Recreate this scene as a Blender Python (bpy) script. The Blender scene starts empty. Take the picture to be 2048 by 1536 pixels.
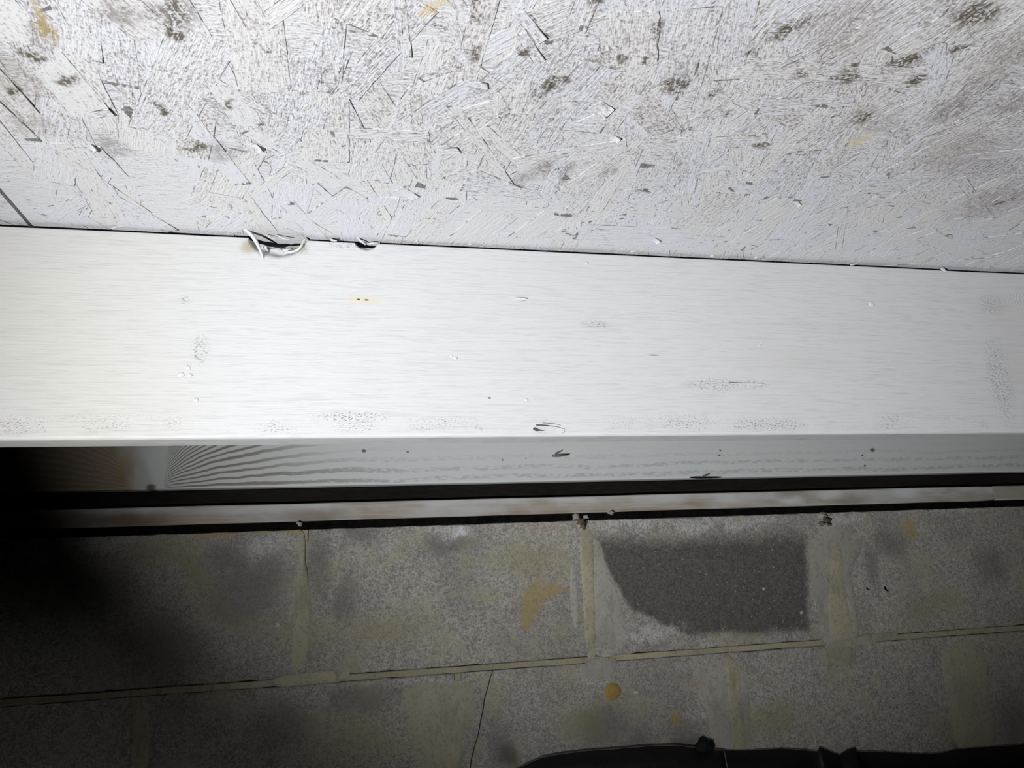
import bpy, bmesh, math, random
import numpy as np
from mathutils import Matrix, Vector, noise as mnoise
from mathutils.geometry import tessellate_polygon

random.seed(7)
rng = np.random.default_rng(7)
scene = bpy.context.scene
col = scene.collection

# ------------------------------------------------------------------ camera, world, light, exposure
EYE = 0.741                                   # camera height above the crawl-space floor (m)
YAW, PITCH, ROLL, FPX = 0.2261, 0.2411, -0.0469, 1532.6
_f = Vector((math.sin(YAW)*math.cos(PITCH), math.cos(YAW)*math.cos(PITCH), math.sin(PITCH)))
_r0 = Vector((math.cos(YAW), -math.sin(YAW), 0)); _u0 = _r0.cross(_f)
_r = _r0*math.cos(ROLL) + _u0*math.sin(ROLL); _u = -_r0*math.sin(ROLL) + _u0*math.cos(ROLL)
cam_d = bpy.data.cameras.new('camera'); cam = bpy.data.objects.new('camera', cam_d); col.objects.link(cam)
cam_d.sensor_fit = 'HORIZONTAL'; cam_d.sensor_width = 36.0; cam_d.lens = FPX/2048*36.0
cam_d.clip_start = 0.01
cam.matrix_world = Matrix(((_r.x, _u.x, -_f.x, 0), (_r.y, _u.y, -_f.y, 0), (_r.z, _u.z, -_f.z, EYE), (0, 0, 0, 1)))
scene.camera = cam

w = bpy.data.worlds.new('world'); scene.world = w; w.use_nodes = True
w.node_tree.nodes['Background'].inputs[0].default_value = (0.9, 0.95, 1, 1)
w.node_tree.nodes['Background'].inputs[1].default_value = 0.0006

LAMP = Vector((-0.562, -0.304, EYE-0.46)); L_YAW, L_PITCH = 0.728, 0.568      # hand torch held low, left of the camera
ld = bpy.data.lights.new('flashlight', 'SPOT'); lamp = bpy.data.objects.new('flashlight', ld); col.objects.link(lamp)
ld.energy = 91; ld.color = (0.985, 0.99, 1.0); ld.spot_size = 2*0.569; ld.spot_blend = 1.0
ld.shadow_soft_size = 0.010
_d = Vector((math.sin(L_YAW)*math.cos(L_PITCH), math.cos(L_YAW)*math.cos(L_PITCH), math.sin(L_PITCH)))
lamp.location = LAMP; lamp.rotation_euler = _d.to_track_quat('-Z', 'Y').to_euler()

scene.view_settings.view_transform = 'Standard'; scene.view_settings.look = 'None'
scene.view_settings.exposure = 0.0; scene.view_settings.gamma = 1.0
scene.view_settings.use_curve_mapping = False
scene.cycles.max_bounces = 4; scene.cycles.diffuse_bounces = 1; scene.cycles.glossy_bounces = 1
scene.cycles.adaptive_threshold = 0.03

# ------------------------------------------------------------------ measured planes of the place (metres)
DW = 1.1155            # face of the block wall
DJ = 0.7056            # front face of the joist
ZT = EYE+0.0715        # top of the block wall
ZJ = EYE+0.1262        # underside of the joist
ZO = EYE+0.3235        # underside of the subfloor board
JT = ZO-0.0042         # top of the joist
XL, XR = -1.6, 2.4     # extent of the place along the wall

def ray(px, py):
    return _f + _r*((px-1024)/FPX) - _u*((py-768)/FPX)
def onY(px, py, Y):      # measured point -> place, on a vertical plane at depth Y
    d = ray(px, py); t = Y/d.y
    return Vector((d.x*t, Y, d.z*t+EYE))
def onZ(px, py, Z=ZO):   # measured point -> place, on the horizontal underside
    d = ray(px, py); t = (Z-EYE)/d.z
    return Vector((d.x*t, d.y*t, Z))
def W(px, py): v = onY(px, py, DW); return (v.x, v.z)
def J(px, py): v = onY(px, py, DJ); return (v.x, v.z)

# ------------------------------------------------------------------ node helpers
class NT:
    def __init__(s, name):
        s.cache = {}; s.m = bpy.data.materials.new(name); s.m.use_nodes = True; s.t = s.m.node_tree
        s.t.nodes.clear(); s.out = s.n('ShaderNodeOutputMaterial'); s.b = s.n('ShaderNodeBsdfPrincipled')
        s.t.links.new(s.b.outputs[0], s.out.inputs[0])
    def n(s, typ, **kw):
        nd = s.t.nodes.new(typ)
        for k, v in kw.items(): setattr(nd, k, v)
        return nd
    def set(s, sock, v):
        if isinstance(v, bpy.types.NodeSocket): s.t.links.new(v, sock)
        else: sock.default_value = v
    def pos(s): return s.n('ShaderNodeNewGeometry').outputs['Position']
    def uv(s, name): nd = s.n('ShaderNodeUVMap'); nd.uv_map = name; return nd.outputs[0]
    def attr(s, name): nd = s.n('ShaderNodeAttribute'); nd.attribute_name = name; return nd.outputs['Color']
    def math(s, op, a, b=0.0, clamp=False):
        nd = s.n('ShaderNodeMath', operation=op, use_clamp=clamp); s.set(nd.inputs[0], a); s.set(nd.inputs[1], b); return nd.outputs[0]
    def vm(s, op, a, b=(0, 0, 0)):
        nd = s.n('ShaderNodeVectorMath', operation=op); s.set(nd.inputs[0], a); s.set(nd.inputs[1], b)
        return nd.outputs['Value'] if op in ('LENGTH', 'DOT_PRODUCT') else nd.outputs[0]
    def sep(s, v): nd = s.n('ShaderNodeSeparateXYZ'); s.set(nd.inputs[0], v); return nd.outputs
    def comb(s, x, y, z):
        nd = s.n('ShaderNodeCombineXYZ')
        for i, v in enumerate((x, y, z)): s.set(nd.inputs[i], v)
        return nd.outputs[0]
    def noise(s, vec, scale, detail=2.0, rough=0.5, dist=0.0, color=False):
        nd = s.n('ShaderNodeTexNoise'); s.set(nd.inputs['Vector'], vec)
        nd.inputs['Scale'].default_value = scale; nd.inputs['Detail'].default_value = detail
        nd.inputs['Roughness'].default_value = rough; nd.inputs['Distortion'].default_value = dist
        return nd.outputs['Color'] if color else nd.outputs[0]
    def vor(s, vec, scale, feature='F1'):
        nd = s.n('ShaderNodeTexVoronoi', feature=feature); s.set(nd.inputs['Vector'], vec); nd.inputs['Scale'].default_value = scale
        return nd.outputs[0]
    def mr(s, v, a, b, c=0.0, d=1.0, smooth=True):
        nd = s.n('ShaderNodeMapRange', interpolation_type='SMOOTHSTEP' if smooth else 'LINEAR')
        for i, x in enumerate((v, a, b, c, d)): s.set(nd.inputs[i], x)
        return nd.outputs[0]
    def mix(s, f, a, b, mode='MIX'):
        nd = s.n('ShaderNodeMix', data_type='RGBA', blend_type=mode); nd.clamp_factor = True
        s.set(nd.inputs[0], f)
        for i, v in ((6, a), (7, b)):
            if isinstance(v, tuple): v = v if len(v) == 4 else v+(1,)
            s.set(nd.inputs[i], v)
        return nd.outputs[2]
    def dist(s, P, c, r, rot=0.0, axis='Y'):      # elliptical distance, 1 on the outline
        q = round(rot/.15)*.15; key = (P, round(q, 2), axis)
        if key not in s.cache:
            co, si = math.cos(q), math.sin(q); y3 = axis == 'Y'
            if q == 0: s.cache[key] = P
            else:
                A, B = ((co, 0, si), (-si, 0, co)) if y3 else ((co, si, 0), (-si, co, 0))
                u, v = s.vm('DOT_PRODUCT', P, A), s.vm('DOT_PRODUCT', P, B)
                s.cache[key] = s.comb(u, 0.0, v) if y3 else s.comb(u, v, 0.0)
        co, si = math.cos(q), math.sin(q); u0 = c[0]*co+c[1]*si; v0 = -c[0]*si+c[1]*co
        nd = s.n('ShaderNodeVectorMath', operation='MULTIPLY_ADD'); s.set(nd.inputs[0], s.cache[key])
        if axis == 'Y': nd.inputs[1].default_value = (1/r[0], 0, 1/r[1]); nd.inputs[2].default_value = (-u0/r[0], 0, -v0/r[1])
        else: nd.inputs[1].default_value = (1/r[0], 1/r[1], 0); nd.inputs[2].default_value = (-u0/r[0], -v0/r[1], 0)
        return s.vm('LENGTH', nd.outputs[0])
    def blob(s, P, c, r, rot=0.0, soft=0.35, axis='Y'):     # soft patch of a colour of its own: 1 inside, 0 outside
        return s.mr(s.dist(P, c, r, rot, axis), 1+soft, 1-soft)
    def union(s, P, L, soft, axis='Y'):          # many patches of one colour: L of (centre, radii, rotation)
        d = None
        for c, r, rot in L:
            e = s.dist(P, c, r, rot, axis); d = e if d is None else s.math('MINIMUM', d, e)
        return s.mr(d, 1+soft, 1-soft)
    def convex(s, P, pts, softs):                 # convex outline on the wall, each side with its own softness
        d = None; cx = sum(p[0] for p in pts)/len(pts); cz = sum(p[1] for p in pts)/len(pts)
        for i, so in enumerate(softs):
            a, b = pts[i], pts[(i+1) % len(pts)]; nx_, nz_ = -(b[1]-a[1]), b[0]-a[0]; l = math.hypot(nx_, nz_); nx_ /= l; nz_ /= l
            if (cx-a[0])*nx_+(cz-a[1])*nz_ < 0: nx_, nz_ = -nx_, -nz_
            e = s.mr(s.math('SUBTRACT', s.vm('DOT_PRODUCT', P, (nx_, 0, nz_)), a[0]*nx_+a[1]*nz_), -so, so)
            d = e if d is None else s.math('MULTIPLY', d, e)
        return d
    def warp(s, P, amt, scale, detail=2.0):
        c = s.vm('SUBTRACT', s.noise(P, scale, detail, color=True), (0.5, 0.5, 0.5))
        return s.vm('ADD', P, s.vm('MULTIPLY', c, (amt, amt, amt)))
    def bump(s, h, strength, dist):
        nd = s.n('ShaderNodeBump'); nd.inputs['Strength'].default_value = strength; nd.inputs['Distance'].default_value = dist
        s.set(nd.inputs['Height'], h); return nd.outputs[0]
    def finish(s, colr, rough=0.75, normal=None, spec=0.3):
        s.set(s.b.inputs['Base Color'], colr if not isinstance(colr, tuple) else (colr if len(colr) == 4 else colr+(1,)))
        s.set(s.b.inputs['Roughness'], rough); s.b.inputs['Specular IOR Level'].default_value = spec
        if normal is not None: s.set(s.b.inputs['Normal'], normal)
        return s.m

# ------------------------------------------------------------------ mesh helpers
def link(name, verts, faces, mat, parent=None, smooth=False):
    me = bpy.data.meshes.new(name); me.from_pydata([tuple(v) for v in verts], [], faces); me.update()
    if mat: me.materials.append(mat)
    if smooth:
        for p in me.polygons: p.use_smooth = True
    o = bpy.data.objects.new(name, me); col.objects.link(o)
    if parent: o.parent = parent
    return o
def tag(o, label=None, cat=None, group=None, kind=None):
    for k, v in (('label', label), ('category', cat), ('group', group), ('kind', kind)):
        if v: o[k] = v
    return o
def fix_normals(o):
    bm = bmesh.new(); bm.from_mesh(o.data); bmesh.ops.recalc_face_normals(bm, faces=bm.faces[:]); bm.to_mesh(o.data); bm.free()
def empty(name, loc=(0, 0, 0)):
    o = bpy.data.objects.new(name, None); o.location = loc; col.objects.link(o); return o
def nz(x, y=0.0, z=0.0): return mnoise.noise(Vector((x, y, z)))

def prism(name, poly, y0, y1, mat, parent=None, holes=(), bevel=0.0015, hole_depth=0.02):
    """outline in the wall's (x, z) plane, front at y0 with a small worn arris, back at y1"""
    n = len(poly); cx = sum(p[0] for p in poly)/n; cz = sum(p[1] for p in poly)/n
    area = sum(poly[i][0]*poly[(i+1) % n][1]-poly[(i+1) % n][0]*poly[i][1] for i in range(n))
    if area < 0: poly = poly[::-1]
    inner = []
    for i in range(n):
        a, b, c = poly[i-1], poly[i], poly[(i+1) % n]
        dx, dz = c[0]-a[0], c[1]-a[1]; L = math.hypot(dx, dz) or 1
        inner.append((b[0]-dz/L*bevel, b[1]+dx/L*bevel))
    V = [(x, y0, z) for x, z in inner] + [(x, y0+bevel, z) for x, z in poly] + [(x, y1, z) for x, z in poly]
    F = []
    for i in range(n):
        j = (i+1) % n
        F += [(i, j, n+j, n+i)[::-1], (n+i, n+j, 2*n+j, 2*n+i)[::-1]]
    F.append(tuple(range(2*n, 3*n))[::-1])
    if not holes:
        F.append(tuple(range(n)))
    else:
        loops = [[Vector((x, z, 0)) for x, z in inner]]; idx = list(range(n))
        for h in holes:
            s0 = len(V); m = len(h); loops.append([Vector((x, z, 0)) for x, z in h]); idx += list(range(s0, s0+m))
            V += [(x, y0, z) for x, z in h] + [(x, y0+hole_depth, z) for x, z in h]
            F += [(s0+i, s0+(i+1) % m, s0+m+(i+1) % m, s0+m+i) for i in range(m)] + [tuple(range(s0+m, s0+2*m))]
        for t in tessellate_polygon(loops): F.append(tuple(idx[i] for i in t))
    o = link(name, V, F, mat, parent); fix_normals(o); return o

def rough_rect(x0, x1, z0, z1, step=0.012, jit=0.0008, seed=0.0):
    P = []
    def run(a, b):
        L = math.hypot(b[0]-a[0], b[1]-a[1]); k = max(2, int(L/step))
        for i in range(k):
            t = i/k; x = a[0]+(b[0]-a[0])*t; z = a[1]+(b[1]-a[1])*t
            x += jit*2*nz(x*90+seed, z*90, 3.1); z += jit*2*nz(x*90, z*90+seed, 9.7); P.append((x, z))
    run((x0, z0), (x1, z0)); run((x1, z0), (x1, z1)); run((x1, z1), (x0, z1)); run((x0, z1), (x0, z0))
    return P

def chaikin(P, it=2):
    for _ in range(it):
        Q = []
        for i in range(len(P)):
            a, b = P[i], P[(i+1) % len(P)]
            Q += [(a[0]*.75+b[0]*.25, a[1]*.75+b[1]*.25), (a[0]*.25+b[0]*.75, a[1]*.25+b[1]*.75)]
        P = Q
    return P

def patch(name, poly, y, thick, mat, parent, inset=0.12, jit=0.0012):
    """thin trowelled layer on the wall with feathered, uneven edges"""
    P = chaikin(poly, 2); P = [(x+jit*nz(x*120, z*120, 1), z+jit*nz(x*120, z*120, 5)) for x, z in P]
    n = len(P); cx = sum(p[0] for p in P)/n; cz = sum(p[1] for p in P)/n; V = []; wear = []; F = []
    rings = ((0., -.0004, 0.), (.12, .35, .40), (.35, .8, .75), (.6, 1., 1.))
    for k, t, wv in rings:
        for x, z in P:
            V.append((x+(cx-x)*k, y-thick*t*(1+.3*nz(x*40, z*40)), z+(cz-z)*k)); wear.append(wv)
    V[:n] = [(x, y+.0004, z) for x, _, z in V[:n]]; V.append((cx, y-thick, cz)); wear.append(1.)
    for r in range(3): F += [(r*n+i, r*n+(i+1) % n, (r+1)*n+(i+1) % n, (r+1)*n+i) for i in range(n)]
    F += [(3*n+i, 3*n+(i+1) % n, 4*n) for i in range(n)]
    o = link(name, V, F, mat, parent, smooth=True); fix_normals(o)
    ca = o.data.color_attributes.new('wear', 'FLOAT_COLOR', 'POINT'); ca.data.foreach_set('color', np.array([(w_, w_, w_, 1) for w_ in wear], dtype=np.float32).ravel())
    return o

def lump(name, c, r, mat, parent, seed=0, rough=0.35, sub=2):
    bm = bmesh.new(); bmesh.ops.create_icosphere(bm, subdivisions=sub, radius=1)
    for v in bm.verts:
        k = 1+rough*nz(v.co.x*1.7+seed, v.co.y*1.7, v.co.z*1.7)
        v.co = Vector((v.co.x*r[0]*k, v.co.y*r[1]*k, v.co.z*r[2]*k))+Vector(c)
    me = bpy.data.meshes.new(name); bm.to_mesh(me); bm.free(); me.materials.append(mat)
    for p in me.polygons: p.use_smooth = True
    o = bpy.data.objects.new(name, me); col.objects.link(o); o.parent = parent; return o

def tube(name, pts, radii, mat, parent, k=7):
    pts = [Vector(p) for p in pts]; V = []; F = []
    for i, p in enumerate(pts):
        t = (pts[min(i+1, len(pts)-1)]-pts[max(i-1, 0)]).normalized()
        a = t.cross(Vector((0.3, 0.2, 1))).normalized(); b = t.cross(a)
        for j in range(k):
            th = 2*math.pi*j/k; V.append(p+(a*math.cos(th)+b*math.sin(th))*radii[i])
    for i in range(len(pts)-1):
        for j in range(k): F.append((i*k+j, i*k+(j+1) % k, (i+1)*k+(j+1) % k, (i+1)*k+j))
    F += [tuple(range(k))[::-1], tuple((len(pts)-1)*k+j for j in range(k))]
    return link(name, V, F, mat, parent, smooth=True)

def smooth_path(pts, k=6):
    P = [Vector(p) for p in pts]; out = []
    for i in range(len(P)-1):
        p0, p1, p2, p3 = P[max(i-1, 0)], P[i], P[i+1], P[min(i+2, len(P)-1)]
        for j in range(k):
            t = j/k
            out.append(0.5*((2*p1)+(p2-p0)*t+(2*p0-5*p1+4*p2-p3)*t*t+(3*p1-p0-3*p2+p3)*t**3))
    out.append(P[-1]); return out

def sliver(name, a, b, width, thick, lift, mat, parent, nrm):
    """torn splinter or flake: pointed flat piece from a to b standing off along nrm at its far end"""
    a, b, nrm = Vector(a), Vector(b), Vector(nrm); d = (b-a); s = d.cross(nrm).normalized()*width/2; V = []; F = []
    prof = ((0, .55), (.25, 1), (.6, .8), (.85, .45), (1, .08))
    for t, wd in prof:
        c = a+d*t+nrm*(lift*t*t)
        V += [c-s*wd, c+s*wd, c+s*wd+nrm*thick, c-s*wd+nrm*thick]
    for i in range(len(prof)-1):
        o = 4*i
        for j in range(4): F.append((o+j, o+(j+1) % 4, o+4+(j+1) % 4, o+4+j))
    F += [(3, 2, 1, 0), tuple(4*(len(prof)-1)+j for j in range(4))]
    o = link(name, V, F, mat, parent); fix_normals(o); return o

# ------------------------------------------------------------------ materials
def mat_osb():
    m = NT('whitewashed_strand_board'); P = m.pos(); g = m.sep(m.uv('grain')); l = m.sep(m.uv('local')); A = m.sep(m.attr('strand')); D = m.sep(m.attr('dims'))
    rnd, cover = A[0], A[1]
    G = m.comb(g[0], g[1], m.math('MULTIPLY', rnd, 37.0))
    st = m.noise(m.vm('MULTIPLY', G, (170, 800, 1)), 1.0, 2, 0.65)          # open grain along each strand
    st2 = m.noise(m.vm('MULTIPLY', G, (55, 330, 1)), 1.0, 2, 0.6)
    speck = m.noise(P, 480, 2, 0.6)
    wide2 = m.noise(P, 26, 3, 0.6)
    y = m.sep(P)[1]
    # thin, worn paint away from the joist, full paint beside it
    thin = m.mr(m.math('ADD', y, m.math('MULTIPLY', m.math('SUBTRACT', wide2, 0.5), 0.30)), 0.665, 0.50)
    amt = m.math('ADD', m.math('MULTIPLY', thin, 0.09), m.math('MULTIPLY', m.math('SUBTRACT', wide2, 0.5), 0.16))
    amt = m.math('ADD', amt, m.math('MULTIPLY', m.math('SUBTRACT', cover, 0.5), 0.10))
    pore = m.math('ADD', m.math('MULTIPLY', st, 0.5), m.math('MULTIPLY', speck, 0.5))
    pa = m.math('ADD', pore, amt)
    bare = m.mr(pa, 0.55, 0.70)
    tint = m.mix(m.mr(rnd, .3, .7), (0.79, 0.80, 0.845), (0.805, 0.80, 0.80))
    c = m.mix(m.math('MULTIPLY', bare, 0.78), tint, m.mix(cover, (0.42, 0.395, 0.415), (0.40, 0.36, 0.345)))
    c = m.mix(m.mr(pa, 0.66, 0.80, 0, .8), c, (0.17, 0.145, 0.125))
    # strands that have opened along their edges: short dark gaps
    ed = m.math('MINIMUM', m.math('SUBTRACT', D[0], m.math('ABSOLUTE', l[0])), m.math('SUBTRACT', D[1], m.math('ABSOLUTE', l[1])))
    gn = m.math('ADD', m.math('MULTIPLY', m.noise(G, 75, 2, .6), .7), m.math('MULTIPLY', st2, .3))
    gap = m.math('MULTIPLY', m.mr(ed, 0.0008, 0.0002), m.mr(gn, 0.50, 0.56))
    tear = m.mr(m.noise(m.vm('MULTIPLY', G, (90, 420, 1)), 1.0, 1, 0.4), 0.715, 0.75)
    tear = m.math('MULTIPLY', tear, m.mr(wide2, 0.42, 0.60))
    gap = m.math('MAXIMUM', gap, tear)
    c = m.mix(m.math('MULTIPLY', gap, 0.80), c, (0.10, 0.09, 0.085))
    Pw = m.warp(P, 0.030, 55, 3)
    brk = m.mr(m.math('ADD', m.math('MULTIPLY', st2, 0.5), m.math('MULTIPLY', speck, 0.5)), 0.40, 0.54)
    def spots(L, color, k, keep=.25, soft=.6):
        nonlocal c; U = []
        for px, py, rx, ry, rot in L:
            q = onZ(px, py); U.append(((q.x, q.y), ((onZ(px+rx, py)-q).length, (onZ(px, py+ry)-q).length), rot))
        b = m.union(Pw, U, soft, 'Z')
        c = m.mix(m.math('MULTIPLY', m.math('MULTIPLY', b, m.math('ADD', m.math('MULTIPLY', brk, 1-keep), keep)), k), c, color)
    spots([(15, 150, 50, 50, 0), (70, 250, 40, 20, 0), (1690, 60, 90, 40, .3), (1930, 310, 110, 30, .4), (2040, 100, 60, 60, 0), (1990, 400, 60, 30, .4), (1750, 240, 70, 20, .4)], (0.36, 0.31, 0.275), 0.5)
    spots([(1068, 345, 22, 26, .4), (1128, 345, 12, 22, .2), (1222, 342, 14, 8, 0), (440, 300, 34, 16, 0), (1900, 220, 40, 20, .5), (2030, 205, 36, 20, .6), (215, 290, 30, 22, 0), (230, 25, 40, 20, .3), (90, 70, 20, 30, 0), (300, 20, 30, 20, 0)], (0.28, 0.25, 0.24), 0.65)
    spots([(350, 25, 34, 34, .2), (345, 60, 18, 14, .2), (1098, 170, 26, 22, .3), (1130, 158, 16, 10, .8), (1092, 150, 8, 14, 0), (1345, 170, 18, 18, 0), (1690, 152, 26, 12, .2), (1705, 130, 12, 8, .2), (1818, 118, 20, 20, .7), (1590, 55, 14, 28, .7),
           (1600, 150, 14, 7, .5), (466, 211, 9, 10, 0), (314, 218, 10, 9, 0), (1011, 218, 13, 8, 0), (1315, 48, 14, 15, 0), (1246, 112, 9, 9, 0), (1305, 114, 12, 8, .4), (540, 98, 6, 6, 0),
           (868, 58, 10, 6, 0), (960, 22, 18, 14, .3), (1050, 95, 10, 7, .5), (385, 293, 22, 8, -.2), (130, 158, 20, 8, -.3), (70, 110, 20, 8, -.3), (25, 180, 16, 8, -.3), (1190, 3, 16, 6, 0),
           (1520, 290, 20, 4, .2), (1720, 235, 26, 6, .5), (1950, 30, 40, 22, .6), (1425, 193, 10, 10, 0), (1288, 382, 12, 4, .4), (1455, 230, 12, 6, .3), (1380, 255, 7, 7, 0),
           (1920, 95, 14, 10, .5), (1830, 165, 14, 5, .3), (2010, 405, 10, 5, .3), (955, 105, 12, 16, 0), (1500, 112, 10, 8, 0)], (0.105, 0.082, 0.045), 0.9, .15)
    spots([(86, 40, 16, 34, 0)], (0.46, 0.34, 0.14), 0.8); spots([(865, 20, 12, 28, .5), (1715, 283, 12, 6, .4)], (0.74, 0.63, 0.44), 0.8, .8, .3)
    h = m.math('ADD', m.math('MULTIPLY', st, 0.5), st2)
    return m.finish(c, 0.8, m.bump(h, 0.6, 0.0013), 0.15)

PAINTC, PAINTW = (0.785, 0.80, 0.815), (0.775, 0.765, 0.71)
def mat_joist():
    m = NT('white_painted_joist'); P = m.pos(); S = m.sep(P)
    wv = m.math('MULTIPLY', m.math('SUBTRACT', m.noise(m.vm('MULTIPLY', P, (4, 1, 12)), 1.0, 1), 0.5), 0.010)
    Z = m.math('ADD', S[2], wv)
    Q = m.comb(S[0], S[1], Z)
    g1 = m.noise(m.vm('MULTIPLY', Q, (34, 60, 760)), 1.0, 2, 0.65)
    g2 = m.noise(m.vm('MULTIPLY', Q, (5, 30, 190)), 1.0, 2, 0.5)
    n3 = m.noise(P, 6, 2)
    warm = m.mr(m.math('ADD', S[0], m.math('MULTIPLY', m.math('SUBTRACT', n3, .5), .35)), 0.02, -0.30)
    c = m.mix(warm, PAINTC, PAINTW)
    c = m.mix(m.mr(g1, 0.48, 0.72, 0, 0.36), c, (0.53, 0.54, 0.54))
    c = m.mix(m.mr(g2, 0.56, 0.72, 0, 0.13), c, (0.55, 0.555, 0.57))
    c = m.mix(m.mr(n3, 0.5, 0.75, 0, 0.25), c, (0.79, 0.76, 0.77))
    # rough checks along the bottom of the face
    Zr = m.math('SUBTRACT', S[2], ZJ)
    band = m.math('MULTIPLY', m.mr(Zr, 0.003, 0.008), m.mr(Zr, 0.026, 0.012))
    patchy = m.mr(m.noise(P, 22, 2), 0.42, 0.60)
    TK = m.comb(m.math('MULTIPLY', m.math('ADD', S[0], m.math('MULTIPLY', S[2], .9)), 260.0), 0.0, m.math('MULTIPLY', m.math('SUBTRACT', S[2], m.math('MULTIPLY', S[0], .35)), 1300.0))
    tick = m.noise(TK, 1.0, 2, .6)
    pit = m.mr(tick, 0.565, 0.63)
    pit = m.math('MULTIPLY', pit, m.math('MULTIPLY', band, patchy))
    c = m.mix(m.math('MULTIPLY', pit, 0.85), c, (0.13, 0.12, 0.115))
    Pw = m.warp(P, 0.004, 220, 2)
    def sp(L, color, k, soft=.4, PP=None):
        nonlocal c
        for px, py, rx, ry, rot in L:
            q = J(px, py); b = m.blob(PP or Pw, q, (rx/2000, ry/2000), rot, soft); c = m.mix(m.math('MULTIPLY', b, k), c, color)
    pr = m.mr(tick, 0.54, 0.60)
    for px, py, rx, ry in [(690, 487, 32, 9), (705, 833, 60, 9), (1430, 770, 60, 14), (1540, 850, 60, 12), (370, 600, 12, 8), (1190, 648, 30, 8), (1985, 610, 35, 22), (400, 700, 14, 26), (1510, 768, 30, 8), (2000, 760, 30, 90), (590, 498, 24, 12)]:
        b = m.blob(Pw, J(px, py), (rx/2000, ry/2000), 0, .5); c = m.mix(m.math('MULTIPLY', m.math('MULTIPLY', b, pr), .75), c, (0.16, 0.145, 0.14))
    sp([(727, 599, 34, 9, 0)], (0.80, 0.76, 0.60), .8, .6)
    sp([(717, 599, 3.5, 1.8, 0), (733, 600, 4.5, 1.6, 0), (1045, 599, 7, 2.2, -.15), (1307, 710, 11, 1.0, 0), (979, 796, 3, 1.6, 0)], (0.05, 0.045, 0.04), .9, .3, P)
    sp([(500, 492, 16, 12, .6), (600, 492, 14, 9, -.6)], (0.42, 0.36, 0.20), .6, .6)
    sp([(2010, 620, 60, 60, 0), (1600, 720, 90, 20, 0), (2030, 740, 40, 70, 0)], (0.72, 0.70, 0.67), .35, .8)
    # swirl of grain round a painted-over knot at the far end
    kq = J(2075, 600); kd = m.vm('LENGTH', m.vm('MULTIPLY', m.vm('SUBTRACT', P, (kq[0], DJ, kq[1])), (1, 0, 1.5)))
    kw = m.math('SINE', m.math('MULTIPLY', kd, 1500))
    km = m.math('MULTIPLY', m.mr(kd, 0.055, 0.02), m.mr(kw, -1, 1, 0, 1))
    h = m.math('ADD', m.math('MULTIPLY', g1, 1.0), m.math('MULTIPLY', g2, 0.8))
    h = m.math('ADD', h, m.math('MULTIPLY', km, 0.5))
    return m.finish(c, 0.55, m.bump(h, 0.5, 0.0006), 0.35)

def mat_rim():
    m = NT('thinly_painted_rim_board'); P = m.pos(); S = m.sep(P); kx, kz = W(300, 976)
    Pw = m.sep(m.warp(P, 0.006, 30, 2))
    dx = m.math('SUBTRACT', Pw[0], kx); dz = m.math('SUBTRACT', Pw[2], kz-0.004)
    ax = m.math('ADD', m.math('ABSOLUTE', dx), 0.004)
    gfn = m.math('SUBTRACT', 1.0, m.math('POWER', 2.718, m.math('MULTIPLY', ax, -9.0)))      # fan out from the knot, then run flat
    ph = m.math('DIVIDE', dz, m.math('MAXIMUM', gfn, 0.03))
    wob = m.math('MULTIPLY', m.noise(m.comb(m.math('MULTIPLY', dx, 5.0), 0.0, m.math('MULTIPLY', ph, 22.0)), 1.0, 2), 7.0)
    lin = m.mr(m.math('SINE', m.math('ADD', m.math('MULTIPLY', ph, 430.0), wob)), -1, 1, 0, 1, False)
    fine = m.noise(m.comb(m.math('MULTIPLY', dx, 120.0), 0.3, m.math('MULTIPLY', ph, 300.0)), 1.0, 2, 0.6)
    fade = m.math('MULTIPLY', m.mr(dx, 0.03, 0.38, 0.95, 0.55), m.mr(ax, .008, .035))
    low = m.mr(dz, 0.050, 0.018, 0.15, 1.0)                                                     # lines crowd the lower edge
    line = m.math('MULTIPLY', m.mr(lin, 0.45, 0.85), m.mr(m.math('ADD', fine, fade), 0.90, 1.20))
    line = m.math('MULTIPLY', m.math('MULTIPLY', line, fade), m.math('MAXIMUM', low, m.mr(dx, .30, .10)))
    paint = m.mix(m.noise(P, 9, 2), (0.77, 0.79, 0.775), (0.72, 0.75, 0.75))
    wood = m.mix(m.mr(dx, .12, .4), (0.26, 0.225, 0.17), (0.40, 0.405, 0.41))
    c = m.mix(line, paint, wood)
    bare = m.mr(m.math('ADD', dx, m.math('MULTIPLY', m.math('SUBTRACT', m.noise(P, 20, 3), .5), .10)), 0.01, -0.06)
    bare = m.math('MULTIPLY', bare, m.mr(fine, 0.3, 0.7, .8, 1))
    c = m.mix(bare, c, m.mix(fine, (0.28, 0.215, 0.14), (0.40, 0.31, 0.21)))
    ring = m.blob(m.warp(P, .004, 60), W(275, 945), (0.014, 0.05), 0.5, .4); c = m.mix(m.math('MULTIPLY', ring, .7), c, (0.55, 0.54, 0.51))
    b = m.blob(m.warp(P, .006, 80), W(252, 942), (0.011, 0.02), 0, .6); c = m.mix(m.math('MULTIPLY', b, .6), c, (0.40, 0.24, 0.08))
    for px, py, r in [(304, 976, .006), (1740, 901, .0045), (1435, 912, .002), (1437, 902, .002), (1720, 912, .0022), (1725, 932, .002), (728, 903, .003), (815, 905, .002), (1050, 918, .0012), (1003, 921, .0015)]:
        c = m.mix(m.math('MULTIPLY', m.blob(m.warp(P, .003, 300), W(px, py), (r, r*.7), 0, .5), .85), c, (0.06, 0.05, 0.045))
    h = fine
    return m.finish(c, 0.6, m.bump(h, 0.2, 0.0008), 0.3)

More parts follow.
